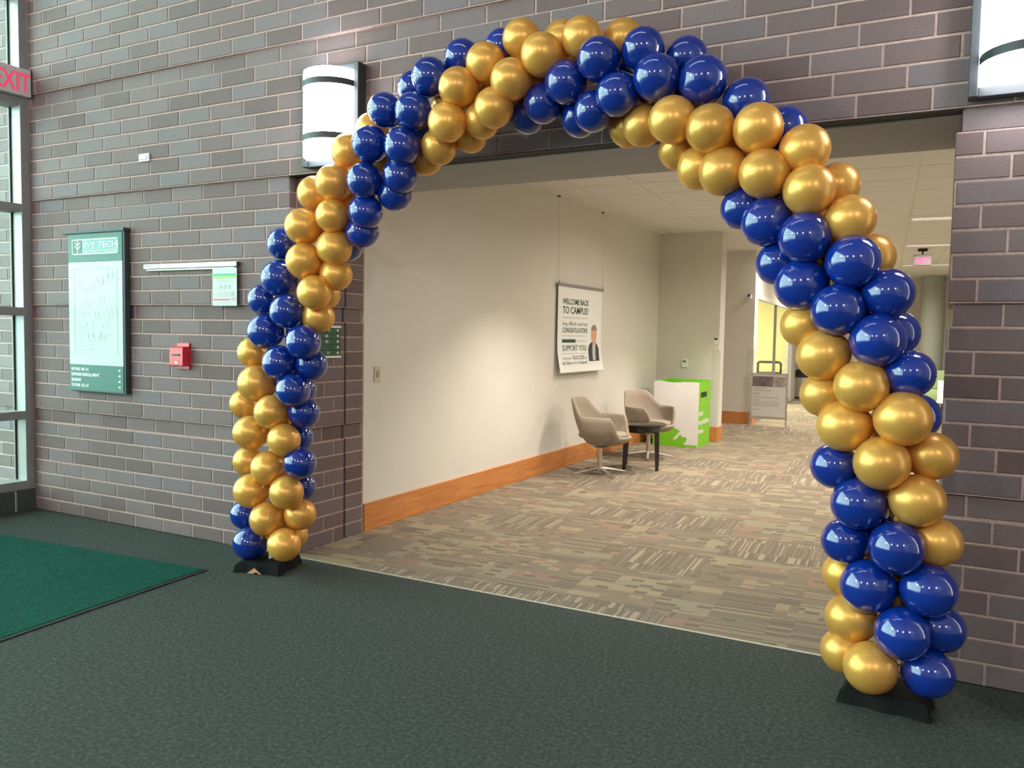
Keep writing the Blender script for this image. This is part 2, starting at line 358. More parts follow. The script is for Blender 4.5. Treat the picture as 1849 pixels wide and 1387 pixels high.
# ------------------------------------------------------------------ dimensions
XL, XR, XC = .27, 3.963, -2.41          # jambs, window corner
CH, BM = .1016, .300                    # course height, brick module
HEAD = CH*24-.006                       # opening head
TH = .76                                # wall thickness
HC = 2.93                               # corridor ceiling
A = math.radians(3.35)                  # corridor axis is turned against the brick wall
JX0 = -2.1306
def zbed(k): return max(0., CH*k-.006)

# ------------------------------------------------------------------ brick walls
BR = {}
def brick_mesh(w, h, d=.06):
    key = (round(w, 3), round(h, 3), d)
    if key not in BR:
        mb = MB(); c = .0035; x, z = w/2, h/2
        o = [(-x, 0, -z), (x, 0, -z), (x, 0, z), (-x, 0, z)]
        fr = [(-x+c, 0, -z+c), (x-c, 0, -z+c), (x-c, 0, z-c), (-x+c, 0, z-c)]
        md = [(px, c, pz) for px, _, pz in o]; bk = [(px, d, pz) for px, _, pz in o]
        mb.grid([fr, md, bk], True, True, False)
        BR[key] = mb.mesh('brick', M_BRICK)
    return BR[key]
J = .010
def course_spans(r, x0, x1):
    s = JX0-.1*r; k = math.floor((x0-s)/BM); out = []
    while s+k*BM < x1-.02:
        a, b = max(x0, s+k*BM+J/2), min(x1, s+(k+1)*BM-J/2)
        if b-a > .025: out.append((a, b))
        k += 1
    return out
def rec(r): return .022 if r % 8 == 7 else 0.
def mortar(mb, x0, x1, r0, r1, jl=0, jr=0):
    for r in range(r0, r1):
        d = rec(r)
        mb.box(x0+(.004+d if jl else 0), x1-(.004+d if jr else 0), .004+d, TH, zbed(r), zbed(r+1))
def front_bricks(parent, x0, x1, r0, r1, jl=0, jr=0, limit=300):
    L = []
    for r in range(r0, r1):
        d = rec(r); z0, z1 = zbed(r)+(J/2 if r else .0), zbed(r+1)-J/2
        for a, b in course_spans(r, x0+(d if jl else 0), x1-(d if jr else 0)):
            q = proj(((a+b)/2, 0, (z0+z1)/2)); size = 0
            if q and -120 < q[0] < 1970 and -120 < q[1] < 1500: size = (b-a)/q[2]
            L.append((size, a, b, z0, z1, d))
    L.sort(key=lambda t: -t[0]); rest = MB(); nrest = 0
    for i, (s, a, b, z0, z1, d) in enumerate(L):
        if i < limit and s > 0:
            link('brick', brick_mesh(b-a, z1-z0), parent, ((a+b)/2, d, (z0+z1)/2))
        else: rest.box(a, b, d, d+.05, z0, z1); nrest += 1
    if nrest: rest.build('bricks_beyond', M_BRICK, parent, kind='stuff')
def reveal_bricks(parent, x, sgn):
    # jamb bricks facing +X (sgn 1) or -X (sgn -1)
    for r in range(24):
        d = rec(r); z0, z1 = zbed(r)+(J/2 if r else 0), zbed(r+1)-J/2
        j = (.437, .337, .237)[r % 3]
        for a, b in ((.07, j-J/2), (j+J/2, .540), (.556, .745)):
            me = brick_mesh(b-a, z1-z0)
            link('brick', me, parent, (x-sgn*d, (a+b)/2, (z0+z1)/2), (0, 0, RX if sgn > 0 else -RX))
mb = MB(); mortar(mb, XC-.0, XL, 0, 24, 0, 1); wl = struct('wall_left', mb, M_MORTAR)
front_bricks(wl, XC, XL, 0, 24, 0, 1, 222); reveal_bricks(wl, XL, 1)
mb = MB(); mortar(mb, XR, 7.5, 0, 24, 1, 0); wr = struct('wall_right', mb, M_MORTAR)
front_bricks(wr, XR, 7.5, 0, 24, 1, 0, 220); reveal_bricks(wr, XR, -1)
mb = MB(); mortar(mb, XC, 7.5, 24, 56); wu = struct('wall_upper', mb, M_MORTAR)
front_bricks(wu, XC, 7.5, 24, 56, limit=300)
mb = MB(); mortar(mb, -7.5, XC-.16, 0, 56); wo = struct('wall_outside', mb, M_MORTAR)
front_bricks(wo, -7.5, XC-.16, 0, 56, limit=120)
struct('trim_soffit', MB().box(XL-.02, XR+.02, .10, TH, HEAD-.012, HEAD), M_SOFFIT)
struct('trim_lintel', MB().box(XL-.02, XR+.02, .006, .10, HEAD-.005, HEAD+.004), M_BLACK)
for nm, x, sg in (('trim_control_joint', XL, 1), ('trim_control_joint_right', XR, -1)):
    mb = MB()
    for r in range(24):
        xa, xb = x-sg*(rec(r)+.03), x-sg*(rec(r)+.0025)
        mb.box(min(xa, xb), max(xa, xb), .5402, .5558, zbed(r), min(zbed(r+1), HEAD-.013))
    struct(nm, mb, M_BLACK)

# ------------------------------------------------------------------ floors
struct('floor_lobby', MB().box(-9, 9, -13, -.004, -.06, 0), M_LOBBY)
fc = struct('floor_corridor', MB().box(-3, 8, -.004, 19.5, -.06, -.006), M_BLACK)
struct('trim_carpet_edge', MB().box(XL, XR, -.007, .006, -.004, .003), simple('pale_edge_strip', srgb(172, 164, 148), .5))
def clip_y(poly, y0):
    out = []
    for i, p in enumerate(poly):
        q = poly[(i+1) % len(poly)]
        if p[1] >= y0: out.append(p)
        if (p[1] >= y0) != (q[1] >= y0):
            t = (y0-p[1])/(q[1]-p[1]); out.append((p[0]+(q[0]-p[0])*t, y0))
    return out
T = .61; ca, sa = math.cos(A), math.sin(A)
def rot(u, v, ox, oy): return (ox+u*ca-v*sa, oy+u*sa+v*ca)
TS = {}
def tile_mesh(key, poly, z0, z1, m):
    mb = MB(); mb.prism(poly, 'z', z0, z1); return mb.mesh(key, m)
tm = tile_mesh('carpet_tile', [(-T/2, -T/2), (T/2, -T/2), (T/2, T/2), (-T/2, T/2)], -.006, 0, M_TILE)
cells = []
for i in range(-4, 12):
    for j in range(-2, 33):
        cx, cy = rot((i+.5)*T, (j+.5)*T, .30, .12)
        if cx < -.1 and cy < 10.3: continue
        if cx < -.9 or cx > 6.4 or cy > 18.4: continue
        if cy < .76+T/2 and not (XL-.3 < cx < XR+.3): continue
        poly = [rot((i+a)*T, (j+b)*T, .30, .12) for a, b in ((0, 0), (1, 0), (1, 1), (0, 1))]
        if max(q[1] for q in poly) < .02: continue
        cells.append((math.hypot(cx-CAM.x, cy-CAM.y), cx, cy, poly))
cells.sort(); far = MB()
for n, (d, cx, cy, poly) in enumerate(cells):
    if n >= 295: far.prism(poly, 'z', -.006, 0); continue
    if min(q[1] for q in poly) < 0:
        pl = clip_y(poly, 0.0)
        loc = [((x-cx)*ca+(y-cy)*sa, -(x-cx)*sa+(y-cy)*ca) for x, y in pl]
        me = tile_mesh('carpet_tile', loc, -.006, 0, M_TILE)
    else: me = tm
    link('carpet_tile', me, fc, (cx, cy, 0), (0, 0, A))
if far.v: far.build('carpet_tiles_beyond', M_TILE, fc, kind='stuff')

# ------------------------------------------------------------------ corridor shell
XW = .262
struct('wall_corridor_left', MB().box(-.6, XW, TH, 7.5, 0, HC+.25), M_WALL)
struct('baseboard_left', MB().bbox(XW, XW+.016, TH+.002, 7.5, 0, .205, .003), M_WOOD)
struct('wall_corridor_pier', MB().box(-.6, 1.16, 7.5, 7.78, 0, HC+.25), M_WALL)
mb = MB().bbox(XW+.018, 1.176, 7.484, 7.5, 0, .205, .003); mb.bbox(1.16, 1.176, 7.5, 7.79, 0, .205, .003)
struct('baseboard_pier', mb, M_WOOD)
struct('wall_corridor_alcove', MB().box(-.6, -.45, 7.78, 10.15, 0, HC+.25), M_WALL)
struct('wall_corridor_pier_far', MB().box(-3, 1.09, 10.15, 10.40, 0, HC+.25), M_WALL)
mb = MB().bbox(-.44, 1.106, 10.134, 10.15, 0, .205, .003); mb.bbox(1.09, 1.106, 10.15, 10.40, 0, .205, .003)
struct('baseboard_pier_far', mb, M_WOOD)
struct('wall_corridor_end', MB().box(-3, 8, 18.6, 18.8, 0, HC+.25), M_WALL)
struct('baseboard_end', MB().bbox(.72, 6.4, 18.584, 18.6, 0, .205, .003), M_WOOD)
struct('wall_corridor_right', MB().box(6.4, 6.6, TH, 18.6, 0, HC+.25), M_WALL)
# storefront beyond the far pier
dx, dy = -sa, ca
sx0, sy0 = 1.07, 10.41
def along(t, off=0): return (sx0+dx*t+ca*off, sy0+dy*t+sa*off)
def rbox(mb, t0, t1, o0, o1, z0, z1):
    mb.prism([along(t0, o0), along(t0, o1), along(t1, o1), along(t1, o0)], 'z', z0, z1); return mb
LEN = 5.6
struct('wall_storefront_header', rbox(MB(), 0, 8.1, -.12, .02, 2.2, HC+.25), M_WALL)
struct('wall_storefront_end', rbox(MB(), LEN, 8.1, -.12, .02, 0, 2.2), M_WALL)
w2 = thing('window_2', kind='structure')
rbox(MB(), 0, LEN, -.07, .035, 2.13, 2.2).build('rail', M_GRIDBAR, w2)
rbox(MB(), 0, LEN, -.05, 0, 0, .10).build('rail', M_ALU, w2)
for t in (0, 2.75, LEN-.05): rbox(MB(), t, t+.05, -.05, 0, .10, 2.13).build('mullion', M_ALU, w2)
for t in (0, 2.75): rbox(MB(), t+.05, t+(2.75 if t == 0 else 2.8), -.03, -.02, .10, 2.13).build('pane', M_GLASS2, w2)
struct('wall_office_back', MB().box(-3, .6, 16.2, 16.3, 0, HC), wallpaint('yellow_office_paint', (.80, .72, .34, 1)))
struct('wall_office_side', MB().box(-3, -2.9, 10.4, 18.6, 0, HC), M_WALL)

# ------------------------------------------------------------------ corridor ceiling with lay-in tiles
ce = struct('ceiling', MB().box(-3, 6.6, TH, 18.8, HC+.012, HC+.05), M_GRIDBAR)
g = .012
troff = [(3.73, 3.25+.61*6.5), (3.73-.06*3, 3.25+.61*11.7), (3.73-.06*6.5, 3.25+.61*18.2)]
cm = None; ctiles = []
mbt = MB(); c0 = T/2-g
mbt.grid([[(-c0, -c0, .014), (c0, -c0, .014), (c0, c0, .014), (-c0, c0, .014)], [(-c0, -c0, .004), (c0, -c0, .004), (c0, c0, .004), (-c0, c0, .004)],
          [(-c0+.008, -c0+.008, 0), (c0-.008, -c0+.008, 0), (c0-.008, c0-.008, 0), (-c0+.008, c0-.008, 0)]], True, True, True)
cm = mbt.mesh('ceiling_tile', M_CEIL)
OX, OY = 3.727, 3.19                       # a known grid crossing
slots = {}
for i in range(-8, 6):
    for j in range(-5, 26):
        cx, cy = rot((i+.5)*T, (j+.5)*T, OX, OY+.02)
        if cx < XW-.25 and cy < 10: continue
        if cx < -.3 or cx > 6.3 or cy < 1.0 or cy > 18.3: continue
        slots[(i, j)] = (cx, cy)
FIX = [(0, 6), (1, 6), (0, 11), (1, 11), (0, 17), (1, 17), (-3, 2), (-2, 2), (-3, -3), (-2, -3), (1, 1), (2, 1), (-3, 11), (-2, 11), (-3, 17), (-2, 17)]
ordered = sorted(((math.hypot(v[0]-CAM.x, v[1]-CAM.y), k, v) for k, v in slots.items() if k not in FIX))
for n, (d, k, (cx, cy)) in enumerate(ordered):
    if n < 298: link('ceiling_tile', cm, ce, (cx, cy, HC), (0, 0, A))
for i0, j0, lab in ((0, 6, 'nearest recessed ceiling light strip beside the brick pillar'), (0, 11, 'recessed ceiling light strip just in front of the hanging red exit sign'),
                    (0, 17, 'farthest recessed ceiling light strip above the round column'), (-3, 2, 'recessed ceiling light strip in mid hall, hidden behind the balloons'),
                    (-3, -3, 'recessed ceiling light strip just inside the opening, hidden behind its head'),
                    (1, 1, 'recessed ceiling light strip behind the opening head, right side'), (-3, 11, 'unseen ceiling light strip added for brightness near the glazed shopfront'),  # shopfront and far left strips: unseen extras added to brighten the hall
                    (-3, 17, 'unseen ceiling light strip added for brightness farthest down the hall, left side')):
    cx, cy = rot((i0+1)*T, (j0+.5)*T, OX, OY+.02)
    t = thing('ceiling_light', lab, 'ceiling light', (cx, cy, HC), A, 'recessed corridor ceiling lights')
    mb = MB(); w, h = T-.015, .16
    mb.box(-w, w, -h, -h+.02, -.006, .012); mb.box(-w, w, h-.02, h, -.006, .012); mb.box(-w, -w+.02, -h+.02, h-.02, -.006, .012); mb.box(w-.02, w, -h+.02, h-.02, -.006, .012)
    mb.build('frame', M_GRIDBAR, t)
    MB().box(-w+.02, w-.02, -h+.02, h-.02, .004, .011).build('lens', M_TROFF, t)
    for s in (-1, 1): MB().box(-w, w, s*(h+.002) if s > 0 else -T/2+.012, T/2-.012 if s > 0 else -h-.002, .0, .011).build('filler_panel', M_CEIL, t)
    light('corridor_lamp', 'AREA', (cx, cy, HC-.012), LAMP_W*(.35 if j0 == -3 else .6 if j0 == 2 else 1), (1, .905, .775), 1.1, .26, (0, 0, A), 165)
for x, y, lab in ((1.30, 2.75, 'round recessed wall washer just inside the opening'), (1.62, 5.95, 'round recessed wall washer above the armchairs, hidden by balloons')):
    t = thing('downlight', lab, 'ceiling light', (x, y, HC), 0, 'recessed wall washers')
    MB().lathe([(.062, .01), (.062, -.004), (.085, -.006), (.088, 0), (.085, .004)], n=28).build('trim_ring', M_GRIDBAR, t, True)
    MB().lathe([(.001, .009), (.06, .009), (.06, .0115), (.001, .0115)], n=24).build('lens', M_TROFF, t)
    light('wall_washer', 'SPOT', (x, y, HC-.02), 210, (1, .905, .775), .05, spot=112, rot=(0, math.radians(-14), 0))
light('office_lamp', 'AREA', (-.6, 13.6, HC-.05), 260, (1, .95, .7), 1.2, .6)

# ------------------------------------------------------------------ lobby shell
struct('ceiling_lobby', MB().box(-2.6, 9, -13, TH, 5.66, 5.8), M_LOBWALL)
struct('wall_lobby_right', MB().box(9, 9.2, -13, 0, 0, 5.7), M_LOBWALL)
struct('wall_lobby_back', MB().box(-2.6, 9, -13.2, -13, 0, 5.7), M_LOBWALL)
struct('ground_outside', MB().box(-30, -2.65, -25, 6, -.3, -.12), simple('pale_paving', (.45, .46, .44, 1), .9))

# window wall on the left, from the brick corner towards the viewer
w1 = thing('window_1', kind='structure')
FX0, FX1, GX = XC-.16, XC, XC-.135
posts = [-1.32*i for i in range(10)]
rails = [(.165, .235), (.722, .788), (1.537, 1.600), (2.338, 2.400), (3.148, 3.260), (3.96, 4.03), (4.8, 4.87), (5.59, 5.66)]
for i, y in enumerate(posts):
    MB().bbox(FX0, FX1, y-.072, y if i else -.004, .165, 5.66, .003).build('mullion', M_ALU, w1)
for i in range(len(posts)-1):
    ya, yb = posts[i]-.072, posts[i+1]
    for z0, z1 in rails: MB().bbox(FX0, FX1-.004, yb, ya, z0, z1, .003).build('rail', M_ALU, w1)
    for k in range(len(rails)-1):
        MB().box(GX-.004, GX+.004, yb, ya, rails[k][1], rails[k+1][0]).build('pane', M_GLASS, w1)
        mb = MB(); z0, z1 = rails[k][1], rails[k+1][0]
        mb.box(GX+.004, GX+.016, ya-.012, ya, z0, z1); mb.box(GX+.004, GX+.016, yb, yb+.012, z0, z1)
        mb.build('gasket', M_BLACK, w1)
MB().bbox(XC-.2, XC+.004, -.155, -.006, 0, .163, .004).build('curb_block', M_CURB, w1)
y = -.170
while y > -11.9:
    MB().bbox(XC-.2, XC+.004, y-.385, y, 0, .163, .004).build('curb_block', M_CURB, w1); y -= .400
MB().box(XC-.19, XC-.001, -11.9, -.004, 0, .160).build('curb_joint', M_CURBJ, w1)
struct('wall_lobby_left', MB().box(XC-.2, XC, -13, -11.95, 0, 5.7), M_LOBWALL)

# ------------------------------------------------------------------ lobby lamps (out of frame, mirrored in the balloons)
t = thing('linear_pendant', 'long slim pendant lamp hanging high in front of the brick wall', 'lamp', (1.9, -1.3, 5.0))
MB().bbox(-1.5, 1.5, -.11, .11, 0, .09, .01).build('housing', M_ALU, t)
MB().box(-1.47, 1.47, -.09, .09, -.004, .001).build('lens', M_LINEAR, t)
for s in (-1.2, 1.2): MB().tube([(s, 0, .09), (s, 0, .66)], .004, 6).build('cable', M_BLACK, t)
for x, y, lab in ((-1.6, -5.6, 'first'), (.9, -7.6, 'second'), (4.1, -8.0, 'third'), (7.4, -6.4, 'fourth')):
    t = thing('pendant_lamp', lab+' small bell pendant counted along the lobby from the window wall', 'lamp', (x, y, 4.15), 0, 'lobby pendants')
    MB().lathe([(.02, .20), (.05, .18), (.085, .10), (.10, 0), (.094, 0), (.078, .095), (.01, .165)]).build('shade', M_ALU, t, True)
    MB().tube([(0, 0, .20), (0, 0, 1.51)], .005, 6).build('cable', M_BLACK, t)
    MB().lathe([(.001, -.02), (.035, -.005), (.05, .03), (.035, .07), (.001, .085)], (0, 0, .03)).build('bulb', M_LAMPDISC, t, True)
    light('pendant_light', 'POINT', (x, y, 4.15-.10), 170, (1, .95, .90), .09)

# ------------------------------------------------------------------ wall sconces
def sconce(x, z0, z1, w, lab):
    t = thing('wall_sconce', lab, 'wall lamp', (x, 0, z0), 0, 'brick wall sconces'); H = z1-z0; h = w/2; F = .034
    MB().bbox(-h, h, -.018, -.001, 0, H, .003).build('back_plate', M_DKFRAME, t)
    for s in (-1, 1): MB().bbox(s*h-(F if s > 0 else 0), s*h+(0 if s > 0 else F), -.075, -.018, 0, H, .003).build('side_frame', M_DKFRAME, t)
    for z in (0, H-.04): MB().bbox(-h+F, h-F, -.062, -.018, z, z+.04, .003).build('end_frame', M_DKFRAME, t)
    def bow(r, n=20):                          # half-round front outline
        return [((h-F-.001)*math.sin(a), -.035-r*math.cos(a)) for a in [(-1+2*k/n)*math.pi/2 for k in range(n+1)]]
    r = h-F-.004
    mb = MB(); mb.prism(bow(r)+[(h-F-.001, -.02), (-h+F+.001, -.02)], 'z', .042, H-.042)
    mb.build('diffuser', M_SCONCE, t, True)
    o = bow(r+.012); i = bow(r+.001)
    for z in (.125, H-.14):
        mb = MB(); zz = z+.036
        mb.grid([[(x_, y_, z) for x_, y_ in o], [(x_, y_, zz) for x_, y_ in o], [(x_, y_, zz) for x_, y_ in i], [(x_, y_, z) for x_, y_ in i], [(x_, y_, z) for x_, y_ in o]], False)
        mb.build('band', M_DKFRAME, t, True)
    return t
sconce(.655, 2.452, 3.03, .43, 'lit white wall sconce above the left leg of the arch')
sconce(4.215, 2.452, 3.03, .43, 'lit white wall sconce above the brick pillar, cut by the picture edge')

# ------------------------------------------------------------------ balloon arch
arch = thing('balloon_arch', 'tall arch of shiny blue and pearl gold balloons framing the hall opening', 'balloon arch', (2.1, -.33, 0))
def bmesh_balloon(m):
    mb = MB(); prof = []
    for i in range(1, 16):
        a = math.pi*i/16; z = -math.cos(a); r = math.sin(a)
        if z < -.35: r *= 1-.10*((-.35-z)/.65)**1.2
        prof.append((r, z))
    prof = [(.02, -1.16), (.055, -1.15), (.05, -1.09), (.035, -1.07), (.10, -1.02)]+prof+[(.004, 1.0)]
    mb.lathe(prof, n=28); return mb.mesh('balloon', m, 'full')
BMESH = {'b': bmesh_balloon(M_BLUE), 'g': bmesh_balloon(M_GOLD)}
AP = [Vector(a) for a in ARCH]; sam = []
for i in range(len(AP)-1):
    for k in range(8): sam.append(AP[i].lerp(AP[i+1], k/8))
AO = Vector((2.1, -.33, 0))
for c, x, y, z, r in BALLOONS:
    P = Vector((x, y, z)); q = min(sam, key=lambda s: (s-P).length); d = P-q
    if d.length < .02: d = Vector((0, -1, 0))
    o = link('blue_balloon' if c == 'b' else 'gold_balloon', BMESH[c], arch, P-AO)
    r *= 1.035
    o.rotation_euler = d.to_track_quat('Z', 'Y').to_euler(); o.scale = (r*.985, r*.985, r*1.03)
acc = 0.
for i in range(1, len(sam)-6):                 # the inner balloons that close the gaps of the garland
    acc += (sam[i]-sam[i-1]).length
    if acc < .135 or sam[i].z < .12: continue
    acc = 0.; P = sam[i]+Vector((0, .062, 0))
    near = sorted(BALLOONS, key=lambda q: (Vector(q[1:4])-P).length)[:5]
    c = 'b' if sum(q[0] == 'b' for q in near) > 2 else 'g'
    o = link('blue_balloon' if c == 'b' else 'gold_balloon', BMESH[c], arch, P-AO, (-RX, 0, 0)); o.scale = (.088, .088, .09)
MB().tube([p-AO for p in [AP[0]-Vector((0, 0, .05))]+AP+[AP[-1]-Vector((0, 0, .04))]], .011, 8).build('frame_pole', M_WHITE, arch, True)
def base(cx, cy, rz, w, l):
    mb = MB(); rows = []
    # sagging cloth draped over a flat box: low wedge with soft edges
    n = 28; gx = []
    for j in range(n+1):
        row = []
        for i in range(n+1):
            u, v = -1+2*i/n, -1+2*j/n; e = max(abs(u), abs(v))
            z = .066-.006*(u*u) if e < .90 else .060*((1-e)/.10)**.8
            z += .004*math.sin(5*u+3*v)*(e < .9)
            k = 1+.05*math.sin(7*math.atan2(v, u))*(e > .9)
            row.append((u*w/2*k, v*l/2*k, max(.002, z)))
        gx.append(row)
    mb.grid(gx, False)
    o = mb.build('base_cover', M_DKCLOTH, arch, True, loc=(cx-AO.x, cy-AO.y, 0), rot=(0, 0, rz))
    MB().bbox(-w*.40, w*.40, -l*.40, l*.40, .001, .05, .004).build('base_box', M_CARD, o)
    return o
b1 = base(.355, -.262, math.radians(14), .30, .30)
tri = MB().prism([(-.06, .004), (.035, .004), (-.012, .038)], 'y', -.1545, -.150); tri.build('bare_corner', M_CARD, b1, loc=(0, 0, 0))
base(3.815, -.365, math.radians(-4), .33, .25)

# ------------------------------------------------------------------ things on the left brick wall
d = thing('directory_sign', 'tall green and white building map board with dark frame on brick wall', 'sign', (-1.575, 0, .985))
W2 = .305
MB().bbox(-W2-.005, W2+.022, -.045, -.002, -.012, 1.165, .004).build('frame', M_DKFRAME, d)
MB().bbox(-W2-.06, W2+.03, -.058, -.001, 1.16, 1.185, .003).build('cap', M_DKFRAME, d)
MB().box(-W2, W2, -.049, -.044, .952, 1.155).build('header_panel', M_GREEN, d)
MB().box(-W2, W2, -.049, -.044, .190, .950).build('map_panel', M_MAP, d)
MB().box(-W2, W2, -.049, -.044, 0, .188).build('index_panel', M_GREEN, d)
lg = MB()
x0, x1, z0, z1 = -.258, .262, 1.005, 1.118
for a in ((x0, x1, z0, z0+.007), (x0, x1, z1-.007, z1), (x0, x0+.007, z0, z1), (x1-.007, x1, z0, z1), (-.132, -.125, z0, z1)): lg.box(a[0], a[1], -.0505, -.0485, a[2], a[3])
lg.box(-.196, -.189, -.0505, -.0485, z0, z1)
for zz in (1.035, 1.062):
    for s in (-1, 1):
        lg.prism([(-.1925, zz), (-.1925+s*.03, zz+.030), (-.1925+s*.03, zz+.040), (-.1925, zz+.012)], 'y', -.0505, -.0485)
lg.build('emblem', M_LETTER, d)
MB().box(-.125, .255, -.0498, -.0485, z0+.007, z1-.007).build('emblem_field', simple('pale_green_ink', srgb(96, 150, 145), .4, var=0), d)
text('IVY TECH', .062, M_LETTER, d, (-.112, -.0506, 1.052), FRONT, .355)
text('COMMUNITY COLLEGE', .026, M_LETTER, d, (-.112, -.0506, 1.018), FRONT, .355)
mp = MB()
for a in ((-.24, .25, .27, .273), (-.24, .25, .895, .898), (-.24, -.237, .27, .898), (.247, .25, .27, .898)): mp.box(a[0], a[1], -.0497, -.0488, a[2], a[3])
rr = random.Random(3)
for k in range(26):
    x, z = rr.uniform(-.2, .2), rr.uniform(.36, .84); w, h = rr.uniform(.02, .07), rr.uniform(.015, .05); e = .0016
    for a in ((x, x+w, z, z+e), (x, x+w, z+h, z+h+e), (x, x+e, z, z+h), (x+w, x+w+e, z, z+h)): mp.box(a[0], a[1], -.0497, -.0488, a[2], a[3])
for k in range(9): mp.box(-.21, -.21+rr.uniform(.06, .11), -.0497, -.0488, .30+.022*k, .304+.022*k)
for x, z in ((-.06, .335), (-.06, .305), (-.06, .365), (.04, .365)): mp.box(x, x+.01, -.0497, -.0488, z, z+.01); mp.box(x+.02, x+.08, -.0497, -.0488, z+.003, z+.006)
mp.build('map_lines', M_FAINT, d)
def arrow(mb, x, z, s, y0, y1):
    mb.prism([(x-s, z-s*.16), (x+s*.25, z-s*.16), (x-.02*s, z-s*.62), (x+s*.38, z-s*.62), (x+s, z), (x+s*.38, z+s*.62), (x-.02*s, z+s*.62), (x+s*.25, z+s*.16), (x-s, z+s*.16)], 'y', y0, y1)
for k, s in enumerate(('ROOMS 100-115', 'EXPRESS ENROLLMENT', 'BURSAR', 'ROOMS 125-167')):
    z = .146-.040*k
    text(s, .030, M_LETTER, d, (-.285, -.0506, z), FRONT, (.20, .325, .115, .205)[k], bold=.0008)
    mb = MB(); arrow(mb, .262, z+.011, .015, -.0506, -.0486); mb.build('arrow', M_LETTER, d)

n = thing('notice_rail', 'slim white aluminium paper holder rail fixed to brick wall', 'notice rail', (-.62, 0, 1.865))
MB().bbox(-.45, .455, -.030, -.002, .006, .038, .004).build('rail', M_WHITE, n)
MB().bbox(-.43, .43, -.022, -.004, -.008, .003, .002).build('lip', M_WHITE, n)
MB().box(.4555, .459, -.028, -.004, .008, .036).build('end_cap', M_DKFRAME, n)
MB().box(-.44, -.36, -.0308, -.0298, .022, .030).build('print', M_FAINT, n)
q = thing('paper_notice', 'white printed safety notice hanging from the slim wall rail', 'notice', (-.275, -.0265, 1.612))
pw = .112
MB().prism([(-.0265+.0265, 0), (.001, 0), (.001, .25), (0, .25)], 'x', -pw, pw).build('sheet', simple('notice_paper', (.55, .57, .57, 1), .6, var=.02), q)
MB().box(-pw+.006, pw-.006, -.0012, 0, .198, .212).build('band', simple('teal_ink', srgb(90, 175, 150), .6, var=0), q)
MB().box(-pw+.006, pw-.006, -.0012, 0, .182, .197).build('band', simple('leaf_ink', srgb(160, 205, 110), .6, var=0), q)
MB().box(-pw+.008, .05, -.0012, 0, .036, .046).build('band', simple('rose_ink', srgb(215, 110, 120), .6, var=0), q)
mb = MB()
for x in (-.035, .003, .042):
    pts = [(x+.014*math.cos(2*math.pi*k/12), .125+.016*math.sin(2*math.pi*k/12)) for k in range(12)]; mb.prism(pts, 'y', -.0012, 0)
for z in (.168, .158, .090, .080, .070, .060, .018): mb.box(-.07, .06, -.0011, 0, z, z+.003)
mb.box(.062, .082, -.0012, 0, .034, .054); mb.box(.088, .104, -.0012, 0, .034, .056); mb.box(.066, .09, -.0011, 0, .065, .095)
mb.build('print', simple('mid_grey_ink', (.42, .48, .48, 1), .7, var=0), q)

f = thing('fire_alarm_pull', 'small red fire alarm pull box on the brick wall', 'fire alarm', (-.69, 0, 1.175))
MB().bbox(-.060, .060, -.014, -.001, 0, .182, .003).build('back_plate', M_RED, f)
mb = MB(); mb.prism([(-.060, .022), (-.073, .03), (-.073, .15), (-.060, .158), (-.013, .158), (-.013, .022)], 'x', -.064, .064); mb.build('housing', M_RED, f)
MB().bbox(-.036, .036, -.081, -.073, .095, .106, .002).build('pull_handle', M_DKFRAME, f)
MB().box(-.01, .012, -.0745, -.073, .04, .056).build('print', M_LETTER, f)
jb = thing('wall_sensor_plate', 'small pale square sensor plate high on the brick wall', 'wall plate', (-1.077, 0, 2.625))
MB().bbox(-.052, .052, -.012, -.001, 0, .055, .003).build('plate', M_WHITE, jb)
MB().bbox(-.035, .035, -.020, -.012, .012, .043, .003).build('cover', M_WHITE, jb)

e = thing('exit_sign', 'grey exit sign with red letters above the left glass doors', 'exit sign', (XC+.002, -.235, 3.215))
MB().bbox(0, .048, -.10, .225, 0, .205, .005).build('housing', simple('pale_grey_case', (.62, .58, .58, 1), .5), e)
MB().bbox(0, .044, .226, .232, -.005, .21, .002).build('end_cap', M_BLACK, e)
text('EXIT', .20, M_EXITDAY, e, (.0485, -.065, .03), PLUSX, .275, bold=.003)

# wayfinding sign on the left jamb
w = thing('wayfinding_sign', 'green five-row arrow sign on the brick jamb behind the balloons', 'sign', (XL, .30, 1.278))
RH = .0385
for z in (0, 5*RH+.012): MB().bbox(.001, .014, -.185, .19, z-.004, z+.010, .002).build('rail', M_WHITE, w)
for k, s in enumerate(('TY', 'E', 'MS', 'RE', 'E')):
    z = .0115+RH*k
    o = MB().box(.001, .009, -.185, .185, z, z+RH-.002).build('row_panel', M_DGREEN, w)
    mb = MB(); a = .013; x, zc = .155, z+RH/2
    mb.prism([(x-a, zc-a*.16), (x+a*.25, zc-a*.16), (x-.02*a, zc-a*.8), (x+a*.38, zc-a*.8), (x+a*1.1, zc), (x+a*.38, zc+a*.8), (x-.02*a, zc+a*.8), (x+a*.25, zc+a*.16), (x-a, zc+a*.16)], 'x', .0088, .0098)
    mb.build('arrow', M_LETTER, o)
    text(s, .026, M_LETTER, o, ((.062, -.01, .055, .055, .075)[k]*0+.0092, (.045, -.03, .03, .03, .065)[k], z+.009), PLUSX, None)

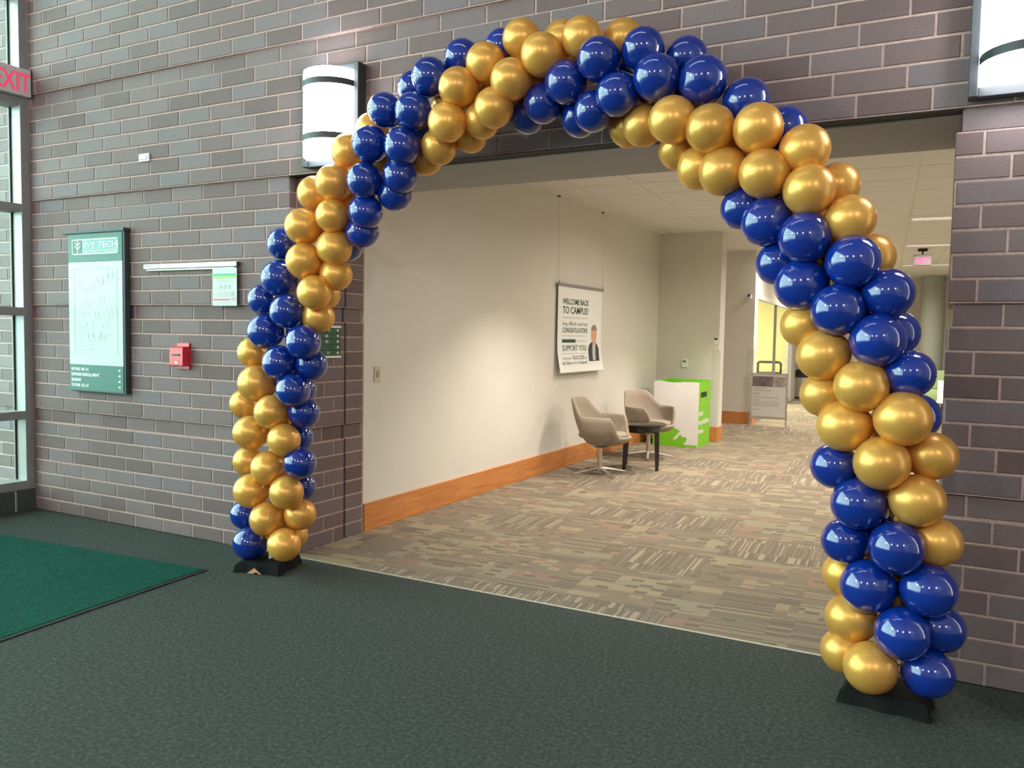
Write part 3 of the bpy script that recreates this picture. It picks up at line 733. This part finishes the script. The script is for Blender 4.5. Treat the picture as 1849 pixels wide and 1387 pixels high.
# ------------------------------------------------------------------ entrance mat
m_ = math.radians(4.2)
mt = thing('entrance_mat', 'green carpet entrance mat with dark rubber edge near the doors', 'mat', (.075, -.495, 0), m_)
MB().bbox(-2.42, -.014, -3.4, -.01, .0005, .010, .004).build('pile', M_MAT, mt)
mb = MB().bbox(-.0145, .012, -3.42, .0, .0005, .007, .003); mb.bbox(-2.43, -.0145, -.0098, .006, .0005, .006, .0025)
mb.build('rubber_edge', M_BLACK, mt)

# ------------------------------------------------------------------ corridor things
s = thing('light_switch', 'beige light switch plate at start of the white corridor wall', 'light switch', (XW, .917, 1.088))
MB().bbox(.0005, .008, -.036, .036, 0, .115, .003).build('plate', simple('beige_plastic', srgb(196, 186, 160), .5), s)
MB().bbox(.008, .013, -.011, .011, .035, .08, .002).build('rocker', simple('grey_rocker', srgb(150, 143, 126), .5), s)

p = thing('hanging_poster', 'white welcome poster with green lettering hanging from strings on corridor wall', 'poster', (XW, 4.63, 1.06))
rows = []; n = 16
for k in range(n+1):
    z = .93*k/n; y = .03+.045*max(0, 1-z/.30)**1.6
    rows.append((y, z))
mb = MB(); mb.prism([(y, z) for y, z in rows]+[(y-.003, z) for y, z in reversed(rows)], 'y', -.62, .62)   # thin sheet, profile in XZ
mb.build('sheet', M_PAPER, p, True)
MB().bbox(.022, .048, -.645, .645, .925, .955, .004).build('top_rail', M_ALU, p)
MB().bbox(.066, .086, -.63, .63, -.012, .004, .003).build('bottom_rail', M_WHITE, p)
for y in (-.615, .635):
    MB().tube([(.035, y, .955), (.012, y, 1.86)], .0012, 5).build('string', M_INK, p)
    MB().bbox(.0005, .03, y-.012, y+.012, 1.855, 1.885, .003).build('hook', M_DKFRAME, p)
    MB().tube([(.036, y, .95), (.036, y, .985)], .004, 6).build('clip', M_DKFRAME, p)
def px(z):
    return .03+.045*max(0, 1-z/.30)**1.6+.0010
def ptext(s_, size, y, z, wd, m=M_DINK, bold=.0):
    t_ = text(s_, size, m, p, (px(z)+.0006, y, z), PLUSX, wd, bold=bold)
    up = Vector(((px(z+size*.7)-px(z))/(size*.7), 0, 1)).normalized(); ri = Vector((0, 1, 0)); no = ri.cross(up)
    t_.rotation_euler = Matrix((ri, up, no)).transposed().to_euler()
    return t_
def pbars(y, z, wd, h_):                        # lines of print too small to read: word-length dashes
    mb = MB(); q_ = y; rb = random.Random(int(z*1000))
    while q_ < y+wd-.02:
        w_ = min(rb.uniform(.03, .09), y+wd-q_); x_ = px(z)+.0004
        mb.box(x_-.003, x_+.0006, q_, q_+w_, z, z+h_); q_ += w_+.014
    mb.build('small_print', M_SMALL, p)
ptext('WELCOME BACK', .088, -.50, .735, .72, M_DINK, .001)
ptext('TO CAMPUS!', .108, -.50, .635, .70, M_DINK, .001)
pbars(-.49, .583, .69, .016)
ptext('long, difficult road back', .062, -.50, .505, .69, M_INK)
ptext('CONGRATULATIONS', .080, -.50, .425, .69, M_DINK)
pbars(-.49, .384, .68, .012)
mb = MB(); mb.box(px(.34), px(.34)+.001, -.50, -.14, .315, .352); mb.build('green_bar', M_DGREEN, p)
pbars(-.12, .328, .30, .012)
ptext('SUPPORT YOU', .090, -.50, .225, .66, M_DINK)
pbars(-.50, .190, .64, .010)
ptext('and your', .045, -.51, .13, .24, M_INK); ptext('SUCCESS', .062, -.24, .128, .33, M_DINK); ptext('at', .045, .12, .13, .05, M_INK)
ptext('Ivy Tech', .055, -.53, .075, .20, M_DINK); ptext('and for the', .045, -.31, .078, .24, M_INK); ptext('future!', .055, -.05, .075, .20, M_DINK)
def pp(name, rows_, m, k=0):                    # printed patch lying on the sheet: rows of (z, y0, y1)
    mb = MB(); e_ = .0006*k
    mb.grid([[(px(z)+e_, y0, z), (px(z)+e_, y1, z), (px(z)-.004, y1, z), (px(z)-.004, y0, z)] for z, y0, y1 in rows_], True, True, True)
    mb.build(name, m, p)
pp('portrait_jacket', [(.10, .215, .53), (.15, .218, .535), (.20, .222, .542), (.24, .228, .545), (.28, .25, .51), (.30, .28, .485), (.325, .34, .43)], simple('charcoal_ink', (.03, .035, .035, 1), .6, var=0), 1)
pp('portrait_shirt', [(.11, .335, .415), (.18, .34, .425), (.25, .35, .44), (.31, .36, .45)], simple('pale_shirt_ink', (.55, .52, .56, 1), .6, var=0), 2)
pp('portrait_face', [(.30, .362, .432), (.325, .345, .45), (.36, .322, .468), (.41, .314, .476), (.46, .318, .472), (.49, .338, .452), (.505, .37, .42)], simple('skin_ink', srgb(214, 160, 138), .6, var=0), 3)
pp('portrait_hair', [(.458, .311, .479), (.488, .322, .468), (.512, .350, .442), (.524, .375, .418)], simple('grey_hair_ink', srgb(140, 128, 118), .6, var=0), 5)

def armchair(loc, ang, lab):
    t = thing('armchair', lab, 'armchair', loc, ang, 'taupe bucket armchairs in the corridor')   # faces local +X
    n = 56; K = 12
    def sm(a, b, x):
        x = min(1, max(0, (x-a)/(b-a))); return x*x*(3-2*x)
    def rim(th):                            # th: 0 = back
        a = abs(math.degrees(th))
        h = .79-.175*sm(34, 74, a)
        return h-.205*sm(128, 150, a)
    def ring(th, u, inset, lift):
        h = rim(th); c, s_ = -math.cos(th), math.sin(th); a = abs(math.degrees(th))
        R = .275+.035*sm(30, 90, a)+.02*sm(140, 180, a)-inset
        low = .300+lift; r = R*(1-(1-u)**2.4)*(.93+.07*u); z = low+(h-low)*u**(2.0 if a < 128 else 1.6)
        ex = -.05*max(0, (z-.5)/.3)*max(0, math.cos(th)) if a < 90 else 0
        return (c*r*1.0+ex, s_*r*1.02, z)
    TH_ = [-math.pi+2*math.pi*k/n for k in range(n)]
    outer = [[ring(t_, (k/K)**1.0, 0, 0) for t_ in TH_] for k in range(1, K+1)]
    inner = [[ring(t_, (k/K)**1.0, .030, .045) for t_ in TH_] for k in range(K, 0, -1)]
    inner[0] = [(x_, y_, z_-.004) for x_, y_, z_ in inner[0]]
    rimr = [tuple((a_+b_)/2+(.010 if i_ == 2 else 0) for i_, (a_, b_) in enumerate(zip(o_, i2))) for o_, i2 in zip(outer[-1], inner[0])]
    mb = MB(); mb.grid(outer+[rimr]+inner, True, True, True)
    mb.build('shell', M_TAUPE, t, 'full')
    mb = MB(); pr = []
    for k in range(9):
        a_ = -math.pi/2+math.pi*k/8; pr.append((.245+.02*math.cos(a_)-.02, .418+.030*math.sin(a_)))
    rows = [[(.025+r*math.cos(2*math.pi*q/28)*1.04, r*math.sin(2*math.pi*q/28), z) for q in range(28)] for r, z in pr]
    mb.grid(rows, True, True, True); mb.build('seat_cushion', M_TAUPE, t, True)
    MB().lathe([(.10, .298), (.06, .285), (.022, .275), (.022, .19), (.027, .188), (.027, .075), (.04, .07), (.04, .045)]).build('column', M_CHROME, t, True)
    for k in range(4):
        a_ = math.radians(48+90*k); c, s_ = math.cos(a_), math.sin(a_)
        MB().tube([(c*.02, s_*.02, .065), (c*.15, s_*.15, .045), (c*.31, s_*.31, .016)], [.02, .016, .012], 8).build('leg', M_CHROME, t, True)
    return t
armchair((.79, 4.06, 0), math.radians(2), 'taupe upholstered bucket armchair nearest the opening, seen from its side')
armchair((.83, 5.52, 0), math.radians(-30), 'taupe upholstered bucket armchair behind the black table, beside the recycling box')
t = thing('side_table', 'small round black side table between the two taupe armchairs', 'side table', (1.02, 4.71, 0), math.radians(17))
MB().lathe([(.0, .497), (.262, .497), (.272, .492), (.268, .480), (.235, .470), (.0, .470)], n=40).build('table_top', M_TABLE, t, True)
MB().lathe([(.218, .4695), (.222, .42), (.205, .405), (.0, .405)], n=32).build('apron', M_TABLE, t, True)
for sx_ in (-1, 1):
    for sy_ in (-1, 1):
        mb = MB(); a, b = .026, .017; x, y = sx_*.165, sy_*.165; x2, y2 = sx_*.178, sy_*.178
        mb.grid([[(x-a, y-a, .42), (x+a, y-a, .42), (x+a, y+a, .42), (x-a, y+a, .42)], [(x2-b, y2-b, 0), (x2+b, y2-b, 0), (x2+b, y2+b, 0), (x2-b, y2+b, 0)]], True, True, True)
        mb.build('leg', M_TABLE, t)
# recycling box
r = thing('recycling_box', 'tall white and lime green cardboard recycling box against the corridor pier', 'recycling box', (.815, 6.97, 0))
hw, hd, hh = .305, .30, .865
MB().prism([(-hw, 0), (hw, 0), (hw, hh), (hw-.22, hh), (hw-.24, hh-.008), (-.05, hh-.012), (-.16, hh-.004), (-.22, hh+.006), (-hw, hh)], 'y', -hd, -hd+.006).build('front_panel', M_CARDW, r)
MB().box(hw-.006, hw, -hd+.0062, hd, 0, hh).build('side_panel', M_LIME, r)
MB().box(-hw, -hw+.006, -hd+.0062, hd, 0, hh).build('side_panel', M_LIME, r)
MB().box(-hw+.0062, hw-.0062, hd-.006, hd, 0, hh+.012).build('back_panel', M_LIME, r)
MB().box(-hw+.0062, hw-.0062, -hd+.0062, hd-.0062, .79, .80).build('lid_panel', M_LIME, r)
MB().prism([(-hw, .0), (hw-.005, .0), (hw-.005, .03), (.14, .03), (.115, .04), (.15, .075), (.16, .11), (.135, .14), (.095, .125), (.085, .155), (.06, .16), (.035, .115), (-.005, .09), (-.03, .095), (.065, .21), (0, .245), (-.04, .27), (-.12, .22), (-.2, .24), (-hw, .21)], 'y', -hd-.0012, -hd).build('grass_print', M_LIME, r)
MB().box(hw, hw+.0012, -.20, .10, .66, .73).build('slot', M_BLACK, r)
text('put', .10, M_CARDW, r, (hw+.0014, -.27, .42), PLUSX, .20, bold=.002)
text('recyclables', .10, M_CARDW, r, (hw+.0014, -.28, .30), PLUSX, .52, bold=.002)
text('here', .10, M_CARDW, r, (hw+.0014, -.28, .18), PLUSX, .24, bold=.002)
# thermostat, corner guards
t = thing('thermostat', 'small white thermostat on the corridor pier above the recycling box', 'thermostat', (.68, 7.5, 1.03))
MB().bbox(-.042, .042, -.025, -.001, 0, .115, .005).build('case', M_WHITE, t)
MB().box(-.024, .026, -.0262, -.0248, .07, .098).build('display', simple('lcd_grey', (.12, .15, .14, 1), .3, var=0), t)
for x_, y_, lab in ((1.16, 7.5, 'clear corner guard strip on the nearer corridor pier'), (1.09, 10.15, 'clear corner guard strip on the farther corridor pier')):
    c_ = thing('corner_guard', lab, 'corner guard', (x_, y_, .206), 0, 'pier corner guards')
    MB().bbox(-.085, .003, -.004, -.001, 0, 1.08, .001).build('front_strip', M_CLEARPL, c_)
    MB().bbox(.001, .004, .0, .085, 0, 1.08, .001).build('side_strip', M_CLEARPL, c_)
l_ = thing('wall_plate', 'tiny white label plate with green top on the corridor pier edge', 'wall plate', (1.115, 7.5, 1.37))
MB().bbox(-.025, .025, -.008, -.001, 0, .085, .002).build('plate', M_WHITE, l_)
MB().box(-.022, .022, -.0092, -.0078, .09-.035, .083).build('print', M_DGREEN, l_)
v = thing('security_camera', 'tiny dark camera bracket on the far corridor pier', 'camera', (.99, 10.15, 2.13))
MB().bbox(-.03, .03, -.02, -.001, 0, .06, .003).build('bracket', M_WHITE, v)
MB().tube([(0, -.02, .045), (.02, -.10, .045)], .026, 10).build('body', M_DKFRAME, v, True)
# sign stand
t = thing('sign_stand', 'silver framed floor sign stand with printed white poster by the far pier', 'sign stand', (1.39, 10.02, 0), math.radians(3))
sw = .285
for s_ in (-1, 1):
    MB().bbox(s_*sw-.014, s_*sw+.014, -.012, .012, .012, .875, .004).build('post', M_CHROME, t)
    MB().bbox(s_*sw-.03, s_*sw+.03, -.22, .30, 0, .022, .005).build('foot', M_CHROME, t)
MB().bbox(-sw-.02, sw+.02, -.016, .016, .86, .885, .004).build('top_bar', M_CHROME, t)
MB().bbox(-sw-.02, sw+.02, -.02, .02, .125, .165, .004).build('bottom_bar', M_CHROME, t)
MB().box(-sw+.015, sw-.015, -.006, .006, .17, .86).build('poster', M_CARDW, t)
MB().box(-sw+.02, .06, -.0075, -.0058, .66, .83).build('poster_photo', simple('mauve_photo_ink', srgb(120, 108, 112), .5, var=.5, scale=12), t)
MB().box(.0605, sw-.02, -.0075, -.0058, .66, .83).build('poster_photo', simple('pale_photo_ink', srgb(170, 160, 158), .5, var=.4, scale=18), t)
mb = MB()
for z, w_ in ((.625, .24), (.59, .30), (.545, .11), (.515, .10), (.475, .42), (.43, .12), (.40, .40), (.365, .44), (.335, .42), (.27, .14)): mb.box(-sw+.03, -sw+.03+w_, -.0072, -.0058, z, z+.010)
mb.build('poster_print', M_FAINT, t)
# waste bins
def bin_(loc, lab, sc=1.):
    t = thing('waste_bin', lab, 'waste bin', loc, 0, 'steel and black hall waste bins')
    MB().lathe([(.27*sc, .0), (.27*sc, .04)], n=28).build('plinth', M_BLACK, t)
    MB().lathe([(.26*sc, .041), (.26*sc, .52)], n=28).build('body', M_STEEL, t, True)
    MB().lathe([(.272*sc, .521), (.272*sc, .66), (.24*sc, .70), (.20*sc, .70), (.20*sc, .64), (.0, .64)], n=28).build('rim', M_BLACK, t, True)
    mb = MB()
    mb.tube([(-.25*sc, 0, .68), (-.25*sc, 0, .90), (-.22*sc, 0, .93), (.22*sc, 0, .93), (.25*sc, 0, .90), (.25*sc, 0, .68)], .028, 8)
    mb.build('hood', M_BLACK, t, True)
bin_((.86, 17.3, 0), 'steel waste bin with black hood at the end of the hall, beside the gold balloon')
bin_((.44, 15.1, 0), 'waste bin with black hood seen through the glass behind the sign stand')
# far signs, column, seating
e = thing('exit_sign', 'lit red exit sign hanging from the corridor ceiling', 'exit sign', (3.56, 10.7, 2.66))
MB().bbox(-.13, .13, -.03, .03, 0, .175, .006).build('housing', simple('grey_case', (.05, .045, .045, 1), .5), e)
MB().bbox(-.07, .07, -.03, .03, .225, .268, .004).build('mount', M_BLACK, e)
MB().tube([(0, 0, .17), (0, 0, .23)], .012, 8).build('stem', M_BLACK, e)
text('EXIT', .135, M_EXITRED, e, (-.105, -.032, .03), FRONT, .21, bold=.004)
ex, ey = along(1.35, .03)
e = thing('exit_plate', 'small black exit plate with white letters above the glazed shopfront', 'exit sign', (ex, ey, 2.56))
MB().bbox(0, .26, -.012, .012, 0, .105, .003).build('plate', M_BLACK, e)
text('EXIT', .08, M_LETTER, e, (.02, -.0125, .025), FRONT, .2)
MB().box(-.02, .001, -.006, .006, .03, .075).build('bracket', M_BLACK, e)
c_ = thing('column_round', kind='structure')
MB().lathe([(.255, 0), (.255, HC)], (3.64, 16.9, 0), 36).build('shaft', simple('grey_green_column_paint', (.34, .36, .32, 1), .45), c_, True)
b_ = thing('lounge_bench', 'pale green upholstered lounge bench below the round column', 'bench', (4.1, 15.6, 0))
MB().bbox(-.70, .70, -.32, .32, .18, .44, .03).build('seat', simple('sage_upholstery', srgb(150, 170, 125), .8), b_, True)
MB().bbox(-.70, .70, .18, .32, .44, .84, .03).build('backrest', simple('sage_upholstery_back', srgb(150, 170, 125), .8), b_, True)
for sx_ in (-.6, .6):
    for sy_ in (-.25, .25): MB().tube([(sx_, sy_, 0), (sx_, sy_, .185)], .018, 8).build('leg', M_CHROME, b_, True)
h_ = thing('white_chair', 'white shell chair beside the brick pillar edge, half hidden by balloons', 'chair', (4.06, 11.6, 0))
mb2 = MB().bbox(-.205, .205, .205, .235, .44, .79, .012)
mb2.build('backrest', M_WHITE, h_, True)
MB().bbox(-.215, .215, -.22, .215, .425, .455, .012).build('seat', M_WHITE, h_, True)
for sx_ in (-.18, .18):
    for sy_ in (-.18, .18): MB().tube([(sx_*.8, sy_*.8, .43), (sx_*1.1, sy_*1.1, 0)], .011, 8).build('leg', M_CHROME, h_, True)
